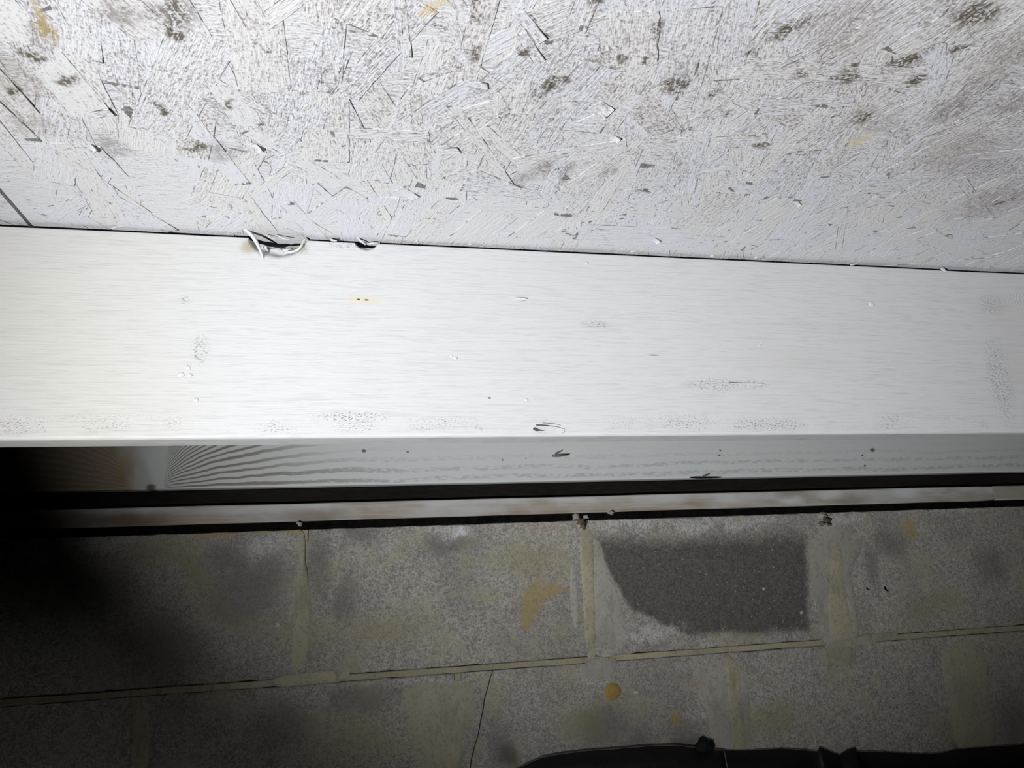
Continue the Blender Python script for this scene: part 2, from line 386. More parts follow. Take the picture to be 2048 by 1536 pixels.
def mat_plate():
    m = NT('oversprayed_sill_plate'); P = m.pos(); S = m.sep(P)
    g = m.noise(m.vm('MULTIPLY', P, (7, 40, 260)), 1.0, 3, 0.6); lo = m.noise(m.vm('MULTIPLY', P, (9, 9, 26)), 1.0, 3, .6)
    c = m.mix(m.mr(g, .35, .7), (0.36, 0.30, 0.235), (0.50, 0.45, 0.38))
    c = m.mix(m.mr(lo, .40, .62, 0, .8), c, (0.56, 0.565, 0.56))
    up = m.mr(m.math('SUBTRACT', S[2], ZT), 0.012, 0.034); c = m.mix(m.math('MULTIPLY', up, m.mr(lo, .3, .6, .1, .75)), c, (0.66, 0.67, 0.67))
    Pw = m.warp(P, .01, 60, 3)
    for px, py, rx, k in [(285, 1025, .012, 1.0), (440, 1020, .05, .5), (1580, 998, .02, .9), (1660, 990, .02, .7), (1810, 985, .02, .9), (1450, 1000, .03, .5)]:
        c = m.mix(m.math('MULTIPLY', m.blob(Pw, W(px, py), (rx, .008), 0, .7), k), c, (0.74, 0.75, 0.76))
    for px, py, rx, k in [(250, 1040, .05, .8), (1580, 985, .025, .5), (1700, 1000, .03, .4), (60, 1040, .06, .5), (620, 1032, .04, .5)]:
        c = m.mix(m.math('MULTIPLY', m.blob(Pw, W(px, py), (rx, .009), 0, .7), k), c, (0.22, 0.15, 0.10))
    return m.finish(c, .75, m.bump(g, .35, .0008), .2)

def mat_simple(name, c1, c2, scale, rough, bump, bd, spec=.2, stretch=(1, 1, 1)):
    m = NT(name); P = m.vm('MULTIPLY', m.pos(), stretch); n1 = m.noise(P, scale, 3, .6); n2 = m.noise(P, scale*9, 2, .6)
    c = m.mix(m.mr(m.math('ADD', m.math('MULTIPLY', n1, .6), m.math('MULTIPLY', n2, .4)), .35, .65), c1, c2)
    return m.finish(c, rough, m.bump(n2, bump, bd), spec)

def block_color(m, P):
    sp = m.noise(P, 430, 2, .7); sp2 = m.noise(P, 170, 2, .65); lo = m.noise(P, 7, 3, .6); lo2 = m.noise(P, 18, 3, .6)
    t = m.math('ADD', m.math('MULTIPLY', sp, .65), m.math('MULTIPLY', sp2, .35))
    c = m.mix(m.mr(t, .34, .66), (0.255, 0.242, 0.222), (0.60, 0.575, 0.525))
    c = m.mix(m.mr(lo, .42, .68, 0, .35), c, (0.20, 0.185, 0.17))
    c = m.mix(m.mr(lo2, .48, .68, 0, .5), c, (0.47, 0.43, 0.29))
    Pw = m.warp(P, .040, 26, 4)
    tg = m.mr(t, .35, .65)
    def sw(L, color, k, soft=.4, gr=.35, PP=None):
        nonlocal c
        b = m.union(PP or Pw, [(W(px, py), (rx/1350, ry/1350), rot) for px, py, rx, ry, rot in L], soft)
        c = m.mix(m.math('MULTIPLY', m.math('MULTIPLY', b, m.mr(tg, 0, 1, 1-gr, 1, False)), k), c, color)
    # olive staining
    sw([(390, 1150, 110, 22, -.95), (330, 1100, 60, 25, 0), (620, 1265, 60, 30, 0), (780, 1260, 70, 30, 0), (1180, 1430, 60, 22, .4), (1860, 1215, 70, 25, .3), (1940, 1465, 60, 35, 0), (700, 1480, 90, 40, 0), (1440, 1480, 30, 30, 0), (1060, 1120, 60, 30, 0), (1550, 1440, 60, 30, 0)], (0.36, 0.32, 0.165), .6, .8)
    # smooth darker areas
    sw([(505, 1180, 60, 70, -.6), (470, 1115, 45, 30, 0), (640, 1125, 22, 60, 0), (720, 1065, 34, 20, 0), (690, 1195, 22, 40, 0), (1215, 1450, 55, 40, 0), (1280, 1480, 40, 20, 0), (1000, 1490, 20, 36, 0), (1370, 1470, 36, 22, 0), (1780, 1085, 40, 28, 0), (1742, 1130, 18, 46, 0), (2030, 1450, 50, 50, 0), (1985, 1130, 40, 40, 0), (720, 1400, 70, 24, 0), (330, 1290, 80, 50, -.5), (130, 1190, 100, 50, 0), (560, 1450, 50, 40, 0), (900, 1090, 40, 16, 0)], (0.155, 0.145, 0.135), .62, .8, .25)
    q = m.vm('ADD', m.vm('MULTIPLY', Pw, (.45, .45, .45)), m.vm('MULTIPLY', P, (.55, .55, .55)))
    b = m.convex(q, [W(*p) for p in [(1188, 1078), (1612, 1072), (1618, 1262), (1380, 1270), (1262, 1222)]], [.018, .008, .007, .005, .005])
    c = m.mix(m.math('MULTIPLY', b, .9), c, m.mix(tg, (0.085, 0.075, 0.07), (0.15, 0.135, 0.128)))
    specks = m.mr(m.vor(P, 135), .20, .12)
    c = m.mix(m.math('MULTIPLY', m.math('MULTIPLY', specks, b), m.mr(sp2, .45, .6, 0, .8)), c, (0.46, 0.43, 0.39))
    # ochre patches
    sw([(1068, 1200, 20, 46, -.5), (1095, 1185, 32, 14, .35), (1055, 1240, 13, 18, 0), (1140, 1180, 9, 6, 0), (1822, 1060, 15, 22, .1), (1830, 1075, 9, 9, 0), (1352, 1440, 10, 13, 0), (560, 1062, 50, 4, .04), (430, 1068, 40, 4, 0), (1395, 1370, 6, 6, 0)], (0.45, 0.34, 0.145), .85, .35, .40, q)
    # white overspray on top of the blocks
    sw([(915, 1062, 26, 20, .3), (885, 1055, 44, 10, 0), (530, 1095, 40, 22, 0), (75, 1095, 18, 22, 0), (210, 1085, 36, 12, 0), (1250, 1045, 70, 9, 0), (1500, 1042, 70, 12, 0), (1690, 1042, 56, 10, .1), (1390, 1050, 46, 10, 0), (1900, 1020, 90, 7, 0), (1300, 1270, 60, 12, .1)], (0.72, 0.735, 0.75), .6, .75, .85)
    sw([(920, 1066, 12, 11, .3)], (0.86, 0.87, 0.88), .9, .8, .5)
    sw([(1763, 1249, 3.5, 3.5, 0), (1369, 1057, 4, 4, 0), (555, 1250, 3.5, 3.5, 0), (585, 1127, 2, 2, 0), (1272, 1385, 5, 2.5, 0), (1603, 1225, 4, 3, .5), (1586, 1472, 2, 2, 0), (1527, 1178, 3, 3, 0), (670, 1090, 2.5, 2.5, 0), (1512, 1058, 3, 3, 0)], (0.62, 0.60, 0.55), .85, .4, 0, P)
    sw([(1440, 1445, 12, 10, 0), (1352, 1448, 6, 8, 0)], (0.45, 0.27, 0.08), .55, .6)
    sw([(1370, 1490, 30, 12, 0), (1020, 1510, 18, 22, 0), (1925, 1490, 30, 8, 0)], (0.07, 0.065, 0.055), .7, .6)
    return c, m.math('ADD', sp, m.math('MULTIPLY', sp2, .8))
def mat_block():
    m = NT('grey_concrete_block'); c, h = block_color(m, m.pos())
    return m.finish(c, .9, m.bump(h, .55, .0014), .15)

def mortar_color(m, P, a, b, sc=14):
    n1 = m.noise(P, sc, 2, .6); n2 = m.noise(P, 240, 2, .65); n3 = m.noise(m.vm('MULTIPLY', P, (3, 1, 1)), 30, 2)
    c = m.mix(m.mr(n1, .35, .65), a, b)
    c = m.mix(m.mr(n2, .50, .72, 0, .55), c, (0.22, 0.20, 0.14)); c = m.mix(m.mr(n3, .58, .75, 0, .5), c, (0.44, 0.36, 0.21))
    c = m.mix(m.mr(n3, .45, .30, 0, .35), c, (0.24, 0.22, 0.16))
    return c, n2
def mat_mortar(name, a, b, sc=14):
    m = NT(name); c, h = mortar_color(m, m.pos(), a, b, sc)
    return m.finish(c, .9, m.bump(h, .4, .0010), .15)
def mat_smear(name, a, b):
    """thin mortar worn away towards its edge, where the block face shows through"""
    m = NT(name); P = m.pos(); bc, bh = block_color(m, P); mc, mh = mortar_color(m, P, a, b)
    e = m.sep(m.attr('wear'))[0]
    f = m.mr(m.math('ADD', e, m.math('MULTIPLY', m.math('SUBTRACT', m.math('ADD', m.math('MULTIPLY', m.noise(P, 45, 3, .65), 1.0), m.math('MULTIPLY', mh, .5)), .75), 1.5)), .12, .45)
    return m.finish(m.mix(m.math('MULTIPLY', f, .92), bc, mc), .9, m.bump(mh, .4, .0010), .15)

M_OSB, M_JOIST, M_RIM, M_PLATE, M_BLOCK = mat_osb(), mat_joist(), mat_rim(), mat_plate(), mat_block()
M_DARK = mat_simple('tarry_black_brown_timber', (0.010, 0.008, 0.007), (0.019, 0.016, 0.0145), 30, .8, .3, .001, .1, (.2, 1, 1))
M_GASKET = mat_simple('black_sill_gasket', (0.003, 0.003, 0.003), (0.009, 0.009, 0.009), 80, .95, .5, .002, .05)
M_MORTAR = mat_mortar('olive_grey_mortar', (0.40, 0.375, 0.265), (0.50, 0.455, 0.325))
M_SMEAR = mat_smear('grey_mortar_smear', (0.40, 0.39, 0.35), (0.50, 0.48, 0.43))
M_SMEARO = mat_smear('olive_mortar_smear', (0.39, 0.37, 0.265), (0.47, 0.445, 0.335))
M_SMEARM = mat_smear('olive_joint_smear', (0.42, 0.39, 0.28), (0.52, 0.475, 0.34))
M_CRUMB = mat_mortar('grey_mortar', (0.36, 0.35, 0.31), (0.46, 0.44, 0.39))
M_OCHRE = mat_simple('ochre_plug', (0.33, 0.22, 0.06), (0.46, 0.32, 0.11), 60, .85, .3, .001)
M_RUST = mat_simple('rusty_brown_mortar', (0.09, 0.06, 0.045), (0.24, 0.19, 0.15), 120, .9, .6, .002)
M_PLASTIC = mat_simple('black_polythene', (0.006, 0.006, 0.007), (0.010, 0.010, 0.011), 20, .38, .15, .003, .4)
M_EDGE = mat_simple('pale_edge_and_highlight', (0.16, 0.16, 0.15), (0.30, 0.30, 0.29), 60, .5, .1, .001)  # pale edge strip; on the seam it serves as a painted highlight
M_MASTIC = mat_simple('black_mastic', (0.010, 0.011, 0.011), (0.020, 0.021, 0.021), 60, .8, .5, .002)
M_PAINT = mat_simple('white_paint', (0.78, 0.79, 0.80), (0.84, 0.85, 0.85), 60, .5, .15, .0006, .35)
M_EARTH = mat_simple('dark_earth', (0.045, 0.034, 0.024), (0.085, 0.066, 0.048), 9, .95, .8, .02)
M_SPLINT = mat_simple('grey_torn_wood', (0.10, 0.095, 0.09), (0.26, 0.25, 0.24), 200, .8, .3, .001)

# ------------------------------------------------------------------ floor
nx, ny = 34, 26; V = []; F = []
for j in range(ny):
    for i in range(nx):
        x = XL+(XR-XL)*i/(nx-1); y = -1.4+(DW+1.4+0.02)*j/(ny-1); V.append((x, y, 0.012*nz(x*4, y*4)-0.012))
for j in range(ny-1):
    for i in range(nx-1): a = j*nx+i; F.append((a, a+1, a+nx+1, a+nx))
fl = link('floor', V, F, M_EARTH, smooth=True); tag(fl, 'bare dark earth floor of the crawl space', 'floor', kind='structure')

# ------------------------------------------------------------------ block wall
wall = empty('wall_back', (0, DW, 0)); tag(wall, 'grey concrete block wall with olive mortar joints and stains', 'wall', kind='structure')
def parent_keep(o, p): o.parent = p; o.matrix_parent_inverse = Matrix.Translation(-Vector(p.location))
_link = link
def link(name, verts, faces, mat, parent=None, smooth=False):
    o = _link(name, verts, faces, mat, None, smooth)
    if parent: parent_keep(o, parent)
    return o
_lump = lump
def lump(name, c, r, mat, parent, seed=0, rough=0.35, sub=2):
    o = _lump(name, c, r, mat, None, seed, rough, sub); parent_keep(o, parent); return o

MOD, HB, JW = 0.4064, 0.2032, 0.0095
ZB1 = onY(1024, 1331, DW).z                # middle of the first bed joint
courses = [(ZT, ZB1+JW/2, -0.0473)]
z = ZB1-JW/2; offs = [-0.2456, -0.0473]
for k in range(4):
    zb = max(z-(HB-JW), -0.05); courses.append((z, zb, offs[k % 2])); z = zb-JW
    if z < 0: break
crack = [W(*p) for p in [(986, 1338), (981, 1356), (977, 1372), (969, 1400), (967, 1418), (961, 1446), (957, 1470), (949, 1496), (944, 1516), (941, 1536)]]
for ci, (zt, zb, x0) in enumerate(courses):
    k0 = math.floor((XL-x0)/MOD)
    k = k0
    while x0+k*MOD < XR:
        a = x0+k*MOD+JW/2; b = x0+(k+1)*MOD-JW/2
        yoff = 0.0012*nz(k*1.7, ci*2.3, .4)
        sd = ci*31+k*7.0
        if ci == 1 and abs(a-(offs[0]+MOD+JW/2)) < 1e-4:       # the cracked block: two pieces with an open crack
            zc = [p for p in crack if p[1] < zt]; cr = [(crack[0][0], zt)]+[p for p in crack if zb < p[1] < zt]+[(crack[-1][0]-.006, zb)]
            g = .0007
            left = [(a, zt), (a, zb)]+[(x-g, z_) for x, z_ in cr[::-1]]
            right = [(b, zb), (b, zt)]+[(x+g, z_) for x, z_ in cr]
            pcs = [prism('concrete_block', P, DW+yoff, DW+.18, M_BLOCK, wall, bevel=.0006) for P in (left, right)]
            bm = bmesh.new(); bm.from_mesh(pcs[0].data); bm.from_mesh(pcs[1].data); bm.to_mesh(pcs[0].data); bm.free()
            bpy.data.objects.remove(pcs[1]); pcs[0]['label'] = 'cracked concrete block'
        else:
            holes = []
            if ci == 0:
                for px, py, r in [(1737, 1176, .0032), (1775, 1177, .0048)]:
                    hx, hz = W(px, py)
                    if a < hx < b: holes.append([(hx+r*(1+.25*nz(t, px))*1.25*math.cos(t), hz+r*(1+.3*nz(t*1.3, px))*math.sin(t)) for t in [2*math.pi*q/14 for q in range(14)]])
            prism('concrete_block', rough_rect(a, b, zb, zt, seed=sd), DW+yoff, DW+.18, M_BLOCK, wall, holes=holes)
        # head joint on this block's left, with a hair crack beside the mortar
        hc = 0.0010 if (ci == 0 and k == 1) else 0.0003
        prism('head_joint', rough_rect(a-JW+hc, a-.0002, zb, zt, seed=sd+3, jit=.0003), DW+.0018, DW+.17, M_MORTAR, wall, bevel=.0008)
        k += 1
    if ci:
        prism('bed_joint', rough_rect(XL-.2, XR+.2, zt+.0003, zt+JW-.0009, step=.03, jit=.0005, seed=ci), DW+.0016, DW+.17, M_MORTAR, wall, bevel=.0008)
def smear(pts, mat, th=.0013, inset=.10): patch('mortar_smear', [W(*p) for p in pts], DW, th, mat, wall, inset)
smear([(594, 1062), (610, 1062), (610, 1130), (626, 1190), (622, 1260), (612, 1350), (580, 1352), (584, 1260), (588, 1180), (596, 1120)], M_SMEARO, .0016, .2)
smear([(1186, 1050), (1200, 1070), (1215, 1130), (1240, 1185), (1256, 1250), (1254, 1308), (1180, 1318), (1176, 1230), (1180, 1140)], M_SMEAR, .0010)
smear([(1140, 1120), (1152, 1120), (1160, 1250), (1150, 1270), (1138, 1200)], M_SMEAR, .0007, .25)
smear([(1160, 1040), (1186, 1045), (1190, 1160), (1196, 1320), (1172, 1322), (1166, 1200), (1158, 1110)], M_SMEARM, .0016, .2)
smear([(812, 1368), (850, 1360), (900, 1362), (955, 1362), (955, 1400), (946, 1450), (934, 1490), (925, 1560), (840, 1560), (812, 1500), (800, 1440), (796, 1395)], M_SMEARO, .0016)
smear([(905, 1362), (938, 1362), (934, 1420), (926, 1500), (915, 1580), (885, 1580), (895, 1480), (908, 1420)], M_SMEARM, .0016, .2)
smear([(1634, 1040), (1700, 1035), (1725, 1080), (1722, 1110), (1700, 1122), (1708, 1180), (1715, 1230), (1722, 1290), (1640, 1300), (1632, 1220), (1612, 1190), (1612, 1120)], M_SMEAR, .0012)
smear([(1655, 1060), (1690, 1075), (1690, 1150), (1702, 1220), (1712, 1288), (1655, 1292), (1650, 1200), (1656, 1120)], M_SMEARM, .0018, .2)
smear([(1628, 1296), (1710, 1284), (1706, 1320), (1695, 1338), (1672, 1330), (1640, 1325)], M_SMEARO, .0012)
smear([(1380, 1322), (1470, 1312), (1500, 1350), (1504, 1430), (1505, 1520), (1430, 1520), (1415, 1440), (1395, 1380)], M_SMEAR, .0013)
smear([(1440, 1312), (1476, 1306), (1490, 1400), (1500, 1540), (1462, 1540), (1455, 1420)], M_SMEARM, .0016, .2)
smear([(1165, 1322), (1238, 1312), (1232, 1345), (1212, 1362), (1180, 1356), (1155, 1358)], M_SMEAR, .0010)
smear([(1872, 1279), (1950, 1270), (1975, 1300), (1985, 1400), (2000, 1520), (1910, 1520), (1895, 1420), (1880, 1340)], M_SMEARO, .0012)
smear([(1650, 1285), (1790, 1258), (1800, 1272), (1730, 1290), (1650, 1302)], M_SMEARO, .0012, .2)
smear([(262, 1395), (300, 1392), (300, 1480), (295, 1580), (255, 1580), (262, 1480)], M_SMEARM, .0014, .2)
smear([(540, 1352), (700, 1335), (700, 1362), (620, 1370), (540, 1376)], M_SMEARM, .0012, .2)
q = W(1226, 1383); o = patch('filled_hole', [(q[0]+.0135*math.cos(t)*(1+.2*nz(t, 3)), q[1]+.0125*math.sin(t)*(1+.25*nz(t, 8))) for t in [2*math.pi*k/9 for k in range(9)]], DW, .0011, M_OCHRE, wall, .12, .0006)
for px, py, r, s in [(1151, 1033, .006, 1), (1163, 1043, .007, 2), (1172, 1034, .005, 3), (1166, 1053, .005, 4), (1645, 1030, .007, 5), (1653, 1040, .006, 6), (1642, 1047, .004, 7), (1656, 1050, .003, 8), (1222, 1025, .004, 9), (600, 1047, .004, 10)]:
    x, zz = W(px, py); lump('mortar_lump', (x, DW+.001, zz), (r*1.2, .008, r*.8), M_RUST if s in (2, 4, 6, 7, 8) else M_CRUMB, wall, s*3.1, .8)

# ------------------------------------------------------------------ sill: gasket, plates, dark timber, rim board
def zw(px, py): return onY(px, py, DW).z
Z1, Z2, Z3 = zw(1024, 1030), zw(1024, 996), zw(1024, 965)
P = []
n = 160
lower = [(XL+(XR-XL)*i/n, ZT-.001) for i in range(n+1)]; upper = [(XR-(XR-XL)*i/n, Z1+.0006*nz(i*.9)) for i in range(n+1)]
g = prism('sill_gasket', lower+upper, DW+.0005, DW+.17, M_GASKET, bevel=.0008)
tag(g, 'thin black rough gasket strip squeezed between block wall and sill plate', 'gasket')
def board(name, x0, x1, z0, z1, y0, y1, mat, parent=None, r=.002, wob=.0006, step=.03, seed=0.):
    """long timber with rounded arrises and a slightly uneven run"""
    k = max(2, int((x1-x0)/step)); prof = []
    for cx, cz, a0 in ((y0+r, z0+r, math.pi), (y1-r, z0+r, 1.5*math.pi), (y1-r, z1-r, 0), (y0+r, z1-r, .5*math.pi)):
        for j in range(4): a = a0+j/3*math.pi/2; prof.append((cx+r*math.cos(a), cz+r*math.sin(a)))
    m_ = len(prof); V = []; F = []
    for i in range(k+1):
        x = x0+(x1-x0)*i/k; dy = wob*nz(x*5+seed, 1); dz = wob*nz(x*7+seed, 4)
        V += [(x, y+dy, zz+dz) for y, zz in prof]
    for i in range(k):
        for j in range(m_): F.append((i*m_+j, i*m_+(j+1) % m_, (i+1)*m_+(j+1) % m_, (i+1)*m_+j))
    F += [tuple(range(m_)), tuple(k*m_+j for j in range(m_))]
    o = link(name, V, F, mat, parent); fix_normals(o)
    bm = bmesh.new(); bm.from_mesh(o.data)
    for f in bm.faces: f.smooth = len(f.verts) == 4 and abs(f.normal.y) < .99 and abs(f.normal.z) < .99
    bm.to_mesh(o.data); bm.free()
    return o
xs = W(1985, 985)[0]
p1 = board('sill_plate', XL, xs-.0008, Z1, Z2, DW-.002, DW+.137, M_PLATE, seed=2.)
tag(p1, 'long weathered sill plate with white overspray, resting on the block wall', 'sill plate', 'sill plates on the block wall')
p2 = board('sill_plate', xs+.0008, XR, Z1, Z2-.0006, DW-.003, DW+.137, mat_simple('plain_tan_plate', (0.42, 0.40, 0.34), (0.50, 0.47, 0.40), 20, .8, .3, .001, .2, (.3, 1, 3)), seed=5.)
tag(p2, 'short plain tan length of sill plate at the right end of the wall', 'sill plate', 'sill plates on the block wall')
dk = board('dark_plate', XL, XR, Z2, Z3-.0008, DW+.010, DW+.137, M_DARK, seed=8., wob=.0002)
tag(dk, 'blackened upper sill board recessed under the white rim joist', 'sill plate')
rim = empty('rim_joist', (0, DW, Z3)); tag(rim, 'far rim joist, thin white paint with knot and fanned grain', 'joist', 'floor framing')
board('rim_board', XL, XR, Z3, ZO-.0008, DW-.006, DW+.032, M_RIM, rim, seed=11., r=.0025)
def rimsl(a, b, wd, lift, mat): 
    A = onY(*a, DW-.006); B = onY(*b, DW-.006); sliver('splinter', A, B, wd, .0012, lift, mat, rim, (0, -1, 0))
rimsl((1104, 912), (1136, 911), .0045, .005, M_SPLINT); rimsl((1110, 908), (1122, 903), .003, .005, M_SPLINT)
rimsl((1380, 955), (1440, 956), .003, .004, M_DARK); rimsl((1405, 952), (1416, 950), .003, .004, M_SPLINT)

# ------------------------------------------------------------------ near joist
joist = empty('floor_joist', (0, DJ, ZJ)); tag(joist, 'near floor joist, wide white-painted face under the whitewashed strand board', 'joist', 'floor framing')
JTK = .038; R = .0035
xa, xb = J(496, 490)[0], J(612, 490)[0]; xc = (xa+xb)/2; hw = (xb-xa)/2
xcr1, xcr2 = J(718, 482)[0], J(748, 482)[0]
xsn = sorted(set([XL+i*.04 for i in range(int((XR-XL)/.04)+1)]+[xa-.02+i*.0022 for i in range(int((xcr2-xa+.05)/.0022))]))
zfr = [ZJ+R+(JT-R-.05-ZJ-R)*i/8 for i in range(9)]+[JT-R-.05+.05*i/22 for i in range(1, 23)]
prof = []                                                     # (y, z, is_front)
for j in range(5):
    a = math.pi*1.5-j/5*math.pi/2; prof.append((DJ+R+R*math.cos(a), ZJ+R+R*math.sin(a)))
prof += [(DJ, zz) for zz in zfr]
for j in range(1, 6):
    a = math.pi-j/5*math.pi/2; prof.append((DJ+R*.5+R*.5*math.cos(a), JT-R*.5+R*.5*math.sin(a)))
prof += [(DJ+JTK*.3, JT), (DJ+JTK*.6, JT), (DJ+JTK-R, JT), (DJ+JTK, JT-R), (DJ+JTK, (ZJ+JT)/2), (DJ+JTK, ZJ+R), (DJ+JTK-R, ZJ), (DJ+JTK*.6, ZJ), (DJ+JTK*.3, ZJ)]
def ss(t): t = max(0, min(1, t)); return t*t*(3-2*t)
V = []; F = []; mp = len(prof)
for x in xsn:
    e = .0007*nz(x*6, 2.)
    tx = (x-xc)/hw
    for y, zz in prof:
        d = 0; dz = 0
        if y < DJ+JTK*.5 and zz > JT-.06:
            dep = (JT-zz)
            lowlim = .021*math.sqrt(max(0, 1-tx*tx)) if abs(tx) < 1 else 0
            if lowlim > 0:
                k = ss((lowlim-dep)/.010); d = .008*k*(1+.5*nz(x*150, zz*60)); dz = -.005*k*ss(1-abs(tx)*.9)*(zz > JT-.004)
            t2 = (x-(xcr1+xcr2)/2)/((xcr2-xcr1)*.7)
            if abs(t2) < 1: k = ss((.006*(1-t2*t2)-dep+.003)/.006); d += .006*k; dz -= .002*k*(zz > JT-.004)
            if zz > JT-.001 and d == 0: dz -= max(0, .0011*nz(x*45, 7.))
        V.append((x, y+e*(y < DJ+.02)+d*(1 if y < DJ+JTK*.31 else .3), zz+dz))
for i in range(len(xsn)-1):
    for j in range(mp): F.append((i*mp+j, i*mp+(j+1) % mp, (i+1)*mp+(j+1) % mp, (i+1)*mp+j))
F += [tuple(range(mp)), tuple((len(xsn)-1)*mp+j for j in range(mp))]
jb = link('joist_board', V, F, M_JOIST, joist, smooth=True); fix_normals(jb)
for p in jb.data.polygons: p.use_smooth = abs(p.normal.y) < .9975 and abs(p.normal.z) < .9975
# string of paint hanging across the gouge, and smaller ones
def pj(px, py, off): v = onY(px, py, DJ-off); return v
tube('paint_string', smooth_path([pj(462, 449, .002), pj(482, 454, .005), pj(500, 467, .007), pj(512, 483, .007), pj(520, 500, .004), pj(527, 519, -.0002)]), [.0009+.0009*math.sin(math.pi*i/30) for i in range(31)], M_PAINT, joist)
for L, r in (([(552, 470, .001), (566, 477, .003), (580, 479, .001)], .0006), ([(531, 468, .0), (541, 476, .003), (553, 478, .001)], .0005), ([(610, 478, .001), (601, 494, .003), (590, 502, .0), (570, 506, -.001)], .0012), ([(714, 474, .001), (722, 482, .003), (731, 489, .0)], .0009), ([(735, 488, .0), (746, 486, .002), (756, 487, .0)], .0007)):
    P = smooth_path([pj(*p) for p in L]); tube('paint_string', P, [r]*len(P), M_PAINT, joist)
for a, b, wd in [((828, 480), (836, 487), .0022), ((836, 480), (829, 488), .0022), ((1072, 483), (1078, 497), .0025), ((1066, 492), (1082, 488), .002), ((1882, 536), (1889, 545), .004), ((1012, 489), (1018, 492), .002), ((1508, 517), (1516, 514), .002), ((1420, 512), (1426, 514), .002), ((935, 487), (942, 491), .0018), ((1700, 530), (1712, 529), .002), ((1260, 503), (1268, 505), .002), ((300, 456), (330, 460), .0015), ((660, 480), (674, 484), .0015)]:
    sliver('paint_flake', pj(*a, .0), pj(*b, .0), wd, .0012, .002, M_PAINT, joist, (0, -1, 0))
for px, py, r in [(903, 711, .0016), (911, 716, .0022), (376, 735, .0025), (362, 749, .0028), (380, 750, .002), (392, 800, .0024), (1518, 690, .0022), (1521, 684, .0014), (1744, 608, .004), (1174, 527, .002), (1480, 768, .003), (1497, 771, .002), (1053, 800, .002)]:
    v = pj(px, py, 0.); lump('paint_drip', (v.x, DJ+e*0, v.z), (r, .0005, r*.9), M_PAINT, joist, px, .2)
def jsl(a, b, wd, lift, mat=M_PAINT, th=.0008): sliver('splinter', pj(*a, 0), pj(*b, 0), wd, th, lift, mat, joist, (0, -1, 0))
jsl((1128, 862), (1066, 855), .006, .004); jsl((1120, 852), (1082, 848), .002, .002); jsl((1125, 866), (1070, 864), .003, .003); jsl((1084, 862), (1065, 858), .004, .001, M_SPLINT, .0011)
jsl((1030, 597), (1052, 601), .003, .003); jsl((1530, 770), (1455, 767), .0025, .002)

# ------------------------------------------------------------------ subfloor of strand board
ceil = empty('ceiling', (0, 0, ZO)); tag(ceil, 'underside of the whitewashed strand-board subfloor', 'ceiling', kind='structure')
XJ = -0.2745                                                   # joint between two boards
def grain_attrs(me, uvs, rnds, loc=None, dims=None):
    uv = me.uv_layers.new(name='grain'); lo = me.uv_layers.new(name='local'); uv = me.uv_layers['grain']
    me.color_attributes.new('strand', 'FLOAT_COLOR', 'POINT'); da = me.color_attributes.new('dims', 'FLOAT_COLOR', 'POINT'); ca = me.color_attributes['strand']
    if loc is None: loc = [(0, 0)]*len(uvs); dims = [(1, 1, 0, 1)]*len(uvs)
    da.data.foreach_set('color', np.asarray(dims, dtype=np.float32).ravel())
    vi = np.zeros(len(me.loops), dtype=np.int32); me.loops.foreach_get('vertex_index', vi)
    lo.data.foreach_set('uv', np.asarray(loc, dtype=np.float32)[vi].ravel())
    uv.data.foreach_set('uv', np.asarray(uvs, dtype=np.float32)[vi].ravel())
    ca.data.foreach_set('color', np.asarray(rnds, dtype=np.float32).ravel())
panels = []
for x0, x1 in ((XL, XJ-.0018), (XJ+.0018, XR)):
    V = [(x0, -.9, ZO), (x1, -.9, ZO), (x1, DW+.03, ZO), (x0, DW+.03, ZO)]; V += [(a, b, ZO+.0115) for a, b, c in V]
    o = link('strand_board', V, [(0, 3, 2, 1), (4, 5, 6, 7), (0, 1, 5, 4), (1, 2, 6, 5), (2, 3, 7, 6), (3, 0, 4, 7)], M_OSB, ceil); fix_normals(o)
    grain_attrs(o.data, [(v[0], v[1]) for v in V], [(.5, .5, 0, 1)]*8); panels.append(o)
def strand_mesh(cx, cy, ang, L, Wd, zb, tx, ty, curl, seed):
    """thin wood strand lying in the underside of the board: ragged ends, slight twist and curl"""
    k = 7; V = []; UV = []; LO = []; ca, sa = math.cos(ang), math.sin(ang)
    for i in range(k):
        t = i/(k-1)-.5
        for s in (-1, 1):
            u = t*L; wd = Wd/2*(1-.18*abs(nz(seed+i*.9, s*3.)))
            if i in (0, k-1): u += .012*nz(seed*1.7, s*5., i)*(1 if L > .04 else .3)
            v = s*wd
            zz = zb+u*tx+v*ty+curl*(2*t)**2*(1 if t > 0 else .3)
            V.append((cx+u*ca-v*sa, cy+u*sa+v*ca, zz)); UV.append((u+seed, v+seed*.37)); LO.append((u, v*Wd/2/wd))
    n_ = len(V); V += [(a, b, c+.0007) for a, b, c in V]; UV = UV+UV; LO = LO+LO; F = []
    for i in range(k-1):
        a = 2*i; F += [(a, a+1, a+3, a+2), (n_+a, n_+a+2, n_+a+3, n_+a+1), (a, a+2, n_+a+2, n_+a), (a+1, n_+a+1, n_+a+3, a+3)]
    F += [(0, n_, n_+1, 1), (n_-2, n_-1, 2*n_-1, 2*n_-2)]
    return V, F, UV, LO, [(L/2, Wd/2, 0, 1)]*len(V)
strands = []
